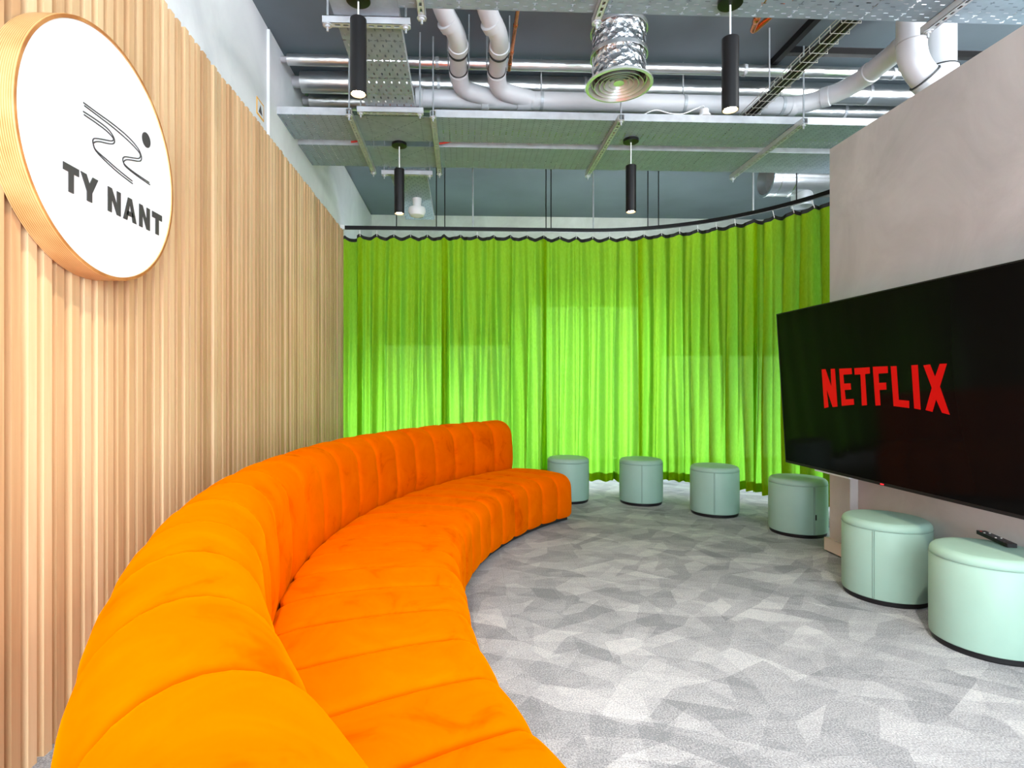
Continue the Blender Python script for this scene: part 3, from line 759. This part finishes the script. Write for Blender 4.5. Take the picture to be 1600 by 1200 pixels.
def channel_strut(p0, p1, label, rods):
    """slotted support channel from p0 to p1 under a tray, hung from threaded rods"""
    p0, p1 = Vector(p0), Vector(p1); mid = (p0+p1)/2
    t = thing('support_channel', mid, label, 'support channel', 'slotted support channels under the trays')
    d = (p1-p0).normalized(); s = d.cross(Vector((0,0,1))).normalized(); w = 0.0205
    b = B()
    def bx(o0, o1, z0, z1, a0=0, a1=None):
        a1 = (p1-p0).length if a1 is None else a1
        b.poly([p0+d*a0+s*o0+Vector((0,0,z0)), p0+d*a1+s*o0+Vector((0,0,z0)), p0+d*a1+s*o1+Vector((0,0,z0)), p0+d*a0+s*o1+Vector((0,0,z0))], (0,0,z1-z0))
    bx(-w, -w+0.0025, 0, 0.041); bx(w-0.0025, w, 0, 0.041); bx(-w, w, 0.0385, 0.041)
    # slotted underside: two rails and bridges between the slots
    bx(-w, -0.007, 0, 0.0025); bx(0.007, w, 0, 0.0025)
    L = (p1-p0).length; k = 0.0
    while k < L:
        bx(-0.007, 0.007, 0, 0.0025, k, min(L, k+0.018)); k += 0.046
    b.build('channel', M['galv_light'], t)
    for a in rods:
        q = p0+d*a
        rd = B().tube([(q.x, q.y, q.z-0.035), (q.x, q.y, CEIL)], 0.006, 8).build('threaded_rod', M['galv'], t)
        B().lathe([(0, -0.014), (0.014, -0.014), (0.014, -0.004), (0.026, -0.004), (0.026, 0.0), (0, 0.0)], (q.x, q.y, q.z), 'Z', 12).build('nut', M['galv_light'], rd)
for X, nm in ((-0.833, 'left of the cross junction'), (-0.222, 'right of the cross junction'), (1.172, 'beside the right rear pendant'), (2.566, 'close to the plaster wall end')):
    channel_strut((X, 4.08, TZ-0.042), (X, 5.23, TZ-0.042), 'slotted grey channel under the twin trays, '+nm, (0.02, 1.125))
for X, nm in ((-0.222, 'left of the two grey pipe bends'), (0.722, 'by the foil air duct'), (2.58, 'in front of the right vertical pipes')):
    channel_strut((X, 2.30, TZ-0.042), (X, 3.02, TZ-0.042), 'slotted grey channel under the front tray, '+nm, (0.06, 0.69))
for Y, nm in ((3.07, 'behind the left front pendant'), (4.056, 'at the near edge of the cross junction'), (5.25, 'behind the left rear pendant')):
    channel_strut((-0.765, Y, TZ-0.042), (-0.29, Y, TZ-0.042), 'pale grey cross channel '+nm, (0.025, 0.45))

# ------------------------------------------------------------------ pendant lamps
def pendant(x, y, zt, zb, label, power=24):
    t = thing('pendant_light', (x, y, zb), label, 'pendant light', 'black cylinder pendant lights')
    top = TZ-0.001
    B().lathe([(0, top), (0.062, top), (0.062, top-0.022), (0.012, top-0.026), (0, top-0.026)], (x, y, 0), 'Z', 32).build('canopy', M['black'], t, smooth=30)
    B().tube([(x, y, zt-0.002), (x, y, top-0.02)], 0.0045, 8).build('cable', M['white'], t, label='thin pale cable')
    r = 0.042
    B().lathe([(0, zt), (r-0.002, zt), (r, zt-0.002), (r, zb), (r-0.004, zb), (r-0.004, zb+0.05), (0, zb+0.05)], (x, y, 0), 'Z', 40).build('shade', M['black'], t, smooth=30)
    B().lathe([(0, zb+0.004), (0.020, zb+0.006), (0.033, zb+0.018), (0.033, zb+0.04), (0, zb+0.04)], (x, y, 0), 'Z', 24).build('bulb', M['bulb'], t, smooth=30, label='glowing warm bulb')
    l = bpy.data.lights.new('pendant_lamp', 'SPOT'); l.energy = power; l.color = (1.0, 0.74, 0.46) if power < 100 else (1.0, 0.90, 0.78); l.spot_size = math.radians(120); l.spot_blend = 0.8; l.shadow_soft_size = 0.03
    lo = bpy.data.objects.new('lamp_glow', l); C.objects.link(lo); lo.parent = t; lo.location = (0, 0, -0.002)
pendant(-0.542, 2.90, 3.083, 2.695, 'black cylinder pendant light at upper left, front row')
pendant(1.389, 2.845, 3.00, 2.625, 'black cylinder pendant light at upper right, front row')
pendant(-0.532, 4.655, 2.985, 2.615, 'black cylinder pendant light over the sofa, rear row on the left')
pendant(1.369, 4.50, 2.985, 2.605, 'black cylinder pendant light below the twin trays, rear row on the right')

pendant(-0.542, 1.15, 3.03, 2.65, 'added out-of-view pendant brightening the near sofa, left one', 150)  # extra pendant added out of view to brighten the near sofa
pendant(1.389, 1.15, 3.03, 2.65, 'added out-of-view pendant brightening the near carpet, right one', 235)  # its pair, likewise added out of view for more light from above

# ------------------------------------------------------------------ ducts and pipes
dt = thing('air_duct', (0.977, 3.463, 3.075), 'vertical foil air duct with a round ceiling diffuser', 'air duct')
prof = [(0.165, z) for z in (0.06,)]
b = B(); pr = []
zz = 3.11
while zz < CEIL:
    pr.append((0.165+0.0025*math.sin(zz*41)+0.002*math.sin(zz*97), zz)); zz += 0.018
b.lathe(pr, (0.977, 3.463, 0), 'Z', 64)
for v in b.bm.verts:
    n_ = noise.noise(v.co*9); v.co.x += 0.004*n_; v.co.y += 0.004*noise.noise(v.co*8+Vector((5,5,5)))
b.build('foil_sleeve', M['foil'], dt, smooth=60, label='crinkled silver foil sleeve')
for z in (3.26, 3.42):
    B().lathe([(0.172, z-0.012), (0.176, z-0.012), (0.176, z+0.012), (0.172, z+0.012)], (0.977, 3.463, 0), 'Z', 48, close=True).build('foil_tape', M['pipefoil'], dt, smooth=30)
B().lathe([(0.165, 3.14), (0.165, 3.10), (0.207, 3.082), (0.207, 3.072), (0.190, 3.070), (0.172, 3.095), (0.160, 3.14)], (0.977, 3.463, 0), 'Z', 64, close=True).build('diffuser_ring', M['diff_metal'], dt, smooth=30, label='white metal diffuser ring')
for i, R in enumerate((0.150, 0.120, 0.090, 0.060)):
    z = 3.072+0.004*i
    B().lathe([(R, z), (R+0.003, z), (R-0.022, z+0.045), (R-0.026, z+0.045)], (0.977, 3.463, 0), 'Z', 48, close=True).build('diffuser_cone', M['diff_metal'], dt, smooth=30)
B().lathe([(0, 3.085), (0.034, 3.088), (0.020, 3.14), (0, 3.14)], (0.977, 3.463, 0), 'Z', 32).build('diffuser_core', M['diff_metal'], dt, smooth=30)

def lagged_pipe(y, z, r, x0, label, rj=None):
    t = thing('lagged_pipe', (2.0, y, z), label, 'pipe', 'foil lagged pipes under the ceiling')
    B().tube([(x0, y, z)]+[(x0+(5.4-x0)*k/40, y, z) for k in range(1, 41)], r, 24).build('foil_lagging', M['pipefoil'], t, smooth=40)
    B().tube([(XL+0.02, y, z), (x0+0.01, y, z)], r*0.55, 16).build('bare_stub', M['pvc_dark'], t, smooth=40, label='bare grey pipe stub')
    for x in (-0.2, 1.0, 2.2, 3.4):
        B().lathe([(r+0.001, -0.012), (r+0.004, -0.012), (r+0.004, 0.012), (r+0.001, 0.012)], (x, y, z), 'X', 28, close=True).build('band', M['galv_light'], t)
lagged_pipe(4.28, 3.66, 0.041, -1.33, 'thin foil lagged pipe nearest under the ceiling, uppermost in view')
lagged_pipe(4.575, 3.650, 0.082, -1.31, 'thick foil lagged pipe under the ceiling, middle of the three')
lagged_pipe(4.87, 3.645, 0.072, -1.32, 'foil lagged pipe under the ceiling, furthest of the three')

def collar(b, p, d, r, w=0.03, e=0.007):
    p = Vector(p); d = Vector(d).normalized()
    b.tube([p-d*w, p-d*(w-0.004), p+d*(w-0.004), p+d*w], r+e, 28, radii=[r+0.001, r+e, r+e, r+0.001]); return b
sp = thing('soil_pipe', (1.2, 4.345, 3.42), 'grey plastic soil pipe behind the round diffuser, with two elbowed branches', 'pipe')
R = 0.068
path = bend([(-0.36, 4.345, 3.42), (2.70, 4.345, 3.42), (2.945, 4.10, 3.45), (2.945, 3.56, 3.465)], 0.16)
B().tube(path, R, 32).build('pipe', M['pvc'], sp, smooth=50)
for p, d in (((-0.34, 4.345, 3.42), (1,0,0)), ((0.17, 4.345, 3.42), (1,0,0)), ((0.45, 4.345, 3.42), (1,0,0)), ((0.50, 4.345, 3.42), (1,0,0)), ((2.62, 4.345, 3.42), (1,0,0)), ((2.82, 4.225, 3.435), (1,-1,0)), ((2.945, 3.93, 3.455), (0,-1,0)), ((2.945, 3.62, 3.46), (0,-1,0))):
    collar(B(), p, d, R).build('pipe_collar', M['pvc'], sp, smooth=40)
for x in (0.61, 1.74, 2.53):
    c = B().lathe([(R+0.001, -0.012), (R+0.005, -0.012), (R+0.005, 0.012), (R+0.001, 0.012)], (x, 4.345, 3.42), 'X', 32, close=True).build('pipe_clamp', M['galv'], sp)
    B().tube([(x, 4.345, 3.42+R), (x, 4.345, CEIL-0.001)], 0.006, 8).build('clamp_rod', M['galv'], c)

def branch(x):
    r = 0.062
    p = bend([(x-0.16, 3.30, 3.74), (x-0.10, 3.52, 3.56), (x, 3.68, 3.50), (x, 4.20, 3.49)], 0.12)
    t = B().tube(p, r, 28).build('branch_pipe', M['pvc'], sp, smooth=50)
    q = bend([(x, 4.08, 3.49), (x+0.02, 4.24, 3.44), (x+0.30, 4.345, 3.42)], 0.08)
    B().tube(q, r+0.004, 28).build('slanting_branch', M['pvc'], t, smooth=50)
    for pp, d in (((x, 3.80, 3.50), (0,1,0)), ((x, 4.10, 3.49), (0,1,0)), ((x-0.06, 3.60, 3.53), (0.5,0.8,-0.25)), ((x-0.115, 3.46, 3.61), (0.25,0.85,-0.6))):
        collar(B(), pp, d, r, 0.028, 0.008).build('pipe_collar', M['pvc'], t, smooth=40)
    for yy in (3.845, 4.06):
        B().lathe([(r+0.001, -0.008), (r+0.006, -0.008), (r+0.006, 0.008), (r+0.001, 0.008)], (x, yy, 3.495), 'Y', 32, close=True).build('rubber_ring', M['rubber'], t, label='black rubber ring')
        for sx_ in (-1, 1):
            B().tube([(x+sx_*(r+0.012), yy, 3.495), (x+sx_*(r+0.012), yy, CEIL-0.001)], 0.005, 6).build('clamp_rod', M['galv'], t)
branch(-0.035)
branch(0.245)

vt = thing('waste_stack', (2.9, 3.36, 2.9), 'pair of pale grey vertical waste pipes with elbow above the plaster wall', 'pipe')
p = bend([(2.80, 3.37, CEIL-0.002), (2.80, 3.37, 3.21), (2.95, 3.37, 3.05), (3.25, 3.37, 2.92)], 0.12)
p1 = B().tube(p, 0.080, 32).build('elbow_pipe', M['pvc'], vt, smooth=50)
collar(B(), (2.925, 3.37, 3.077), (0.7, 0, -0.7), 0.080, 0.05, 0.008).build('pipe_collar', M['pvc'], p1, smooth=40)
collar(B(), (2.80, 3.37, 3.33), (0, 0, 1), 0.080, 0.004, 0.003).build('pipe_collar', M['pvc_dark'], p1, smooth=40)
B().tube([(2.885, 3.37, 3.118), (2.889, 3.37, 3.114)], 0.090, 32).build('rubber_ring', M['rubber'], p1, smooth=40)
p1 = B().tube([(3.03, 3.42, CEIL-0.002), (3.03, 3.42, 3.10)], 0.085, 32).build('straight_pipe', M['pvc'], vt, smooth=50)
collar(B(), (3.03, 3.42, 3.14), (0, 0, 1), 0.085, 0.06, 0.012).build('pipe_collar', M['pvc'], p1, smooth=40)
B().tube([(3.03, 3.42, 3.195), (3.03, 3.42, 3.203)], 0.1, 32).build('rubber_ring', M['rubber'], p1, smooth=40)
B().tube([(3.03, 3.42, 3.12), (3.03, 3.42, 2.90)], 0.10, 32).build('socket', M['pvc_dark'], p1, smooth=50)

rd = thing('spiral_duct', (3.355, 6.07, 3.47), 'silver round duct with open flanged end above the curtain', 'air duct')
r = 0.19
B().lathe([(r-0.012, 0.0), (r+0.012, 0.0), (r+0.012, 0.012), (r, 0.014), (r, 0.10), (r+0.004, 0.10), (r+0.004, 0.12), (r, 0.12), (r, 0.26), (r+0.008, 0.26), (r+0.008, 0.285), (r, 0.285), (r, 2.0), (r-0.012, 2.0), (r-0.012, 0.0)], (3.36, 6.07, 3.49), 'X', 48).build('duct', M['spiral'], rd, smooth=30)
B().lathe([(r-0.013, 0.10), (0.09, 0.13), (0.0, 0.14)], (3.36, 6.07, 3.49), 'X', 48).build('damper', M['galv'], rd, smooth=30, label='grey damper inside the open end')
B().lathe([(0.105, 3.34), (0.11, 3.30), (0.11, 3.18), (0.105, 3.18)], (3.78, 6.07, 0), 'Z', 32).build('drop_collar', M['galv_light'], rd, smooth=30)

cp = thing('copper_pipe', (0.31, 3.9, 3.6), 'thin copper pipe beside the right grey branch pipe', 'pipe')
B().tube([(0.352, 3.0, 3.62), (0.352, 4.28, 3.62)], 0.014, 14).build('tube', M['copper'], cp, smooth=40)
for yy in (3.75, 4.05, 4.2): collar(B(), (0.352, yy, 3.62), (0,1,0), 0.014, 0.02, 0.003).build('solder_joint', M['copper'], cp, smooth=40)
cp = thing('copper_elbow', (1.98, 3.75, 3.62), 'short copper pipe elbow under the ceiling right of the front pendant', 'pipe')
B().tube(bend([(1.86, 3.30, 3.62), (1.985, 3.76, 3.62), (2.10, 3.42, 3.66)], 0.05), 0.019, 14).build('tube', M['copper'], cp, smooth=40)
collar(B(), (1.945, 3.62, 3.62), (0.28, 0.95, 0), 0.019, 0.025, 0.004).build('solder_joint', M['copper'], cp, smooth=40)

# wire basket tray with dark cables inside
bk = thing('basket_tray', (2.255, 4.0, 3.30), 'zinc wire basket tray running lengthwise under the ceiling on the right', 'cable basket')
wz = 0.0026
yy = 2.35
while yy < 5.3:
    B().tube([(2.197, yy, 3.347), (2.197, yy, 3.302), (2.315, yy, 3.302), (2.315, yy, 3.336)], wz, 6).build('rung', M['wire'], bk); yy += 0.1
for x, z in ((2.197, 3.347), (2.197, 3.325), (2.215, 3.306), (2.256, 3.306), (2.297, 3.306), (2.315, 3.336)):
    B().tube([(x, 2.3, z), (x, 5.3, z)], wz, 6).build('long_wire', M['wire'], bk)
for yy in (2.9, 3.9, 5.1):
    B().tube([(2.190, yy, 3.30), (2.190, yy, CEIL)], 0.005, 6).build('hanger_rod', M['galv'], bk)
for k, (x, z, lab) in enumerate(((2.226, 3.325, 'black cable in the wire basket, left one'), (2.256, 3.326, 'black cable in the wire basket, middle one'), (2.288, 3.325, 'black cable in the wire basket, right one'))):
    o = B().tube([(x+0.004*0.2*math.sin(j*1.3+k), 2.3+j*0.1, z) for j in range(31)], 0.013, 10).build('power_cable', M['cable'], smooth=50, loc=(x, 3.8, z))
    tag(o, lab, 'cable', 'black cables in the wire basket')
# black channels on the soffit
bc = thing('ceiling_rail', (2.43, 3.2, CEIL-0.04), 'black rail on the ceiling running lengthwise beside the wire basket', 'ceiling rail')
B().box(2.41, 2.455, 2.2, 4.30, CEIL-0.05, CEIL-0.005).build('rail', M['black'], bc)
B().box(2.41, 2.455, 2.2, 4.30, CEIL-0.006, CEIL).build('fixing_strip', M['void'], bc)
bc = thing('ceiling_rail', (3.2, 4.30, CEIL-0.04), 'black rail on the ceiling running across to the right above the foil pipes', 'ceiling rail')
B().box(2.456, 4.6, 4.10, 4.145, CEIL-0.05, CEIL-0.005).build('rail', M['black'], bc)
B().box(2.456, 4.6, 4.10, 4.145, CEIL-0.006, CEIL).build('fixing_strip', M['void'], bc)
# loose cables on the nearer twin tray
for k, (y, z, x0, x1, mt, lab) in enumerate(((4.52, 3.232, -0.30, 3.2, 'green_cable', 'green and yellow cable lying on the nearer twin tray, front strand'), (4.55, 3.262, -0.30, 2.2, 'green_cable', 'green and yellow cable lying on the nearer twin tray, rear strand'))):
    o = B().tube([(x0+(x1-x0)*j/40, y+0.01*math.sin(j*0.7+k), z+0.006*math.sin(j*0.5+k*2)) for j in range(41)], 0.011, 8).build('earth_cable', M[mt], smooth=50, loc=(1.4, y, z))
    tag(o, lab, 'cable', 'green earth cables on the tray')
for x0, x1, lab in ((-0.93, -0.80, 'short red cable end in the gap between the twin trays, left of the cross junction'), (-0.20, -0.07, 'short red cable end in the gap between the twin trays, right of the cross junction')):
    o = B().tube([(x0+(x1-x0)*k/6, 4.655+0.006*math.sin(k), 3.206+0.004*k) for k in range(7)], 0.009, 8).build('red_cable', M['redplastic'], smooth=50, loc=((x0+x1)/2, 4.655, 3.206))
    tag(o, lab, 'cable', 'red cable ends')
# junction box with its white lead
jb = thing('junction_box', (1.854, 4.21, 3.26), 'small white sensor box on the edge of the nearer twin tray', 'sensor')
B().lathe([(0, 3.259), (0.045, 3.259), (0.045, 3.272), (0.036, 3.276), (0.034, 3.31), (0.026, 3.318), (0, 3.318)], (1.854, 4.215, 0), 'Z', 24).build('housing', M['white'], jb, smooth=35)
B().tube(catmull([(1.854, 4.215, 3.315), (1.845, 4.215, 3.34), (1.79, 4.20, 3.315), (1.68, 4.20, 3.270), (1.58, 4.20, 3.272), (1.48, 4.20, 3.295), (1.42, 4.20, 3.28), (1.385, 4.22, 3.268), (1.37, 4.235, 3.268)], 6), 0.005, 8).build('lead', M['white'], jb, smooth=50, label='curling white lead')
# smoke sensor under the short tray
sm = thing('smoke_sensor', (-0.517, 6.03, 3.198), 'white round sensor hanging from the short rear tray', 'sensor')
B().lathe([(0, 3.199), (0.050, 3.199), (0.050, 3.19), (0.042, 3.10), (0, 3.10)], (-0.50, 6.03, 0), 'Z', 32).build('mount', M['white'], sm, smooth=35)
B().lathe([(0, 3.102), (0.085, 3.10), (0.092, 3.085), (0.092, 3.05), (0.075, 3.015), (0.03, 2.995), (0.0, 2.992)], (-0.50, 6.03, 0), 'Z', 40).build('sensor_dome', M['white'], sm, smooth=35)
# warning label high on the left wall
wl = thing('warning_label', (XL, 3.9, 3.09), 'small orange edged warning label on the plaster above the slats', 'label')
B().box(XL, XL+0.003, 3.83, 3.965, 3.035, 3.15).build('backing', M['yellow'], wl)
B().box(XL+0.003, XL+0.004, 3.843, 3.952, 3.047, 3.138).build('panel', M['white'], wl)
B().poly([(XL+0.004, 3.86, 3.06), (XL+0.004, 3.93, 3.06), (XL+0.004, 3.895, 3.12)], (0.001, 0, 0)).build('symbol', M['ink'], wl)

# ------------------------------------------------------------------ light, camera
w = bpy.data.worlds.new('World'); bpy.context.scene.world = w; w.use_nodes = True
bg = w.node_tree.nodes['Background']; bg.inputs[0].default_value = (0.80, 0.905, 1.0, 1); bg.inputs[1].default_value = 7.0
nl = bpy.data.lights.new('added_fill_light', 'POINT'); nl.energy = 260; nl.color = (1.0, 0.97, 0.94); nl.shadow_soft_size = 0.25  # unseen fill light added behind the partition to brighten upper wall and pipes
no = bpy.data.objects.new('added_fill_light', nl); C.objects.link(no); no.location = (4.3, 1.6, 3.25)
sn = bpy.data.lights.new('sun', 'SUN'); sn.energy = 7.0; sn.angle = math.radians(25); sn.color = (1.0, 0.97, 0.92)
so = bpy.data.objects.new('sun', sn); C.objects.link(so); so.rotation_euler = (math.radians(-78), 0, math.radians(-6))

sc = bpy.context.scene
cam = bpy.data.cameras.new('Camera'); co = bpy.data.objects.new('Camera', cam); C.objects.link(co)
psi = math.atan(36/870)
co.location = (0, 0, 1.2); co.rotation_euler = (PI/2, 0, -psi)
cam.sensor_width = 36; cam.lens = 870/1600*36; cam.shift_x = 40/1600; cam.clip_start = 0.02
sc.camera = co
sc.view_settings.view_transform = 'Standard'; sc.view_settings.look = 'None'; sc.view_settings.gamma = 1; sc.view_settings.exposure = 0.58
sc.view_settings.use_curve_mapping = False
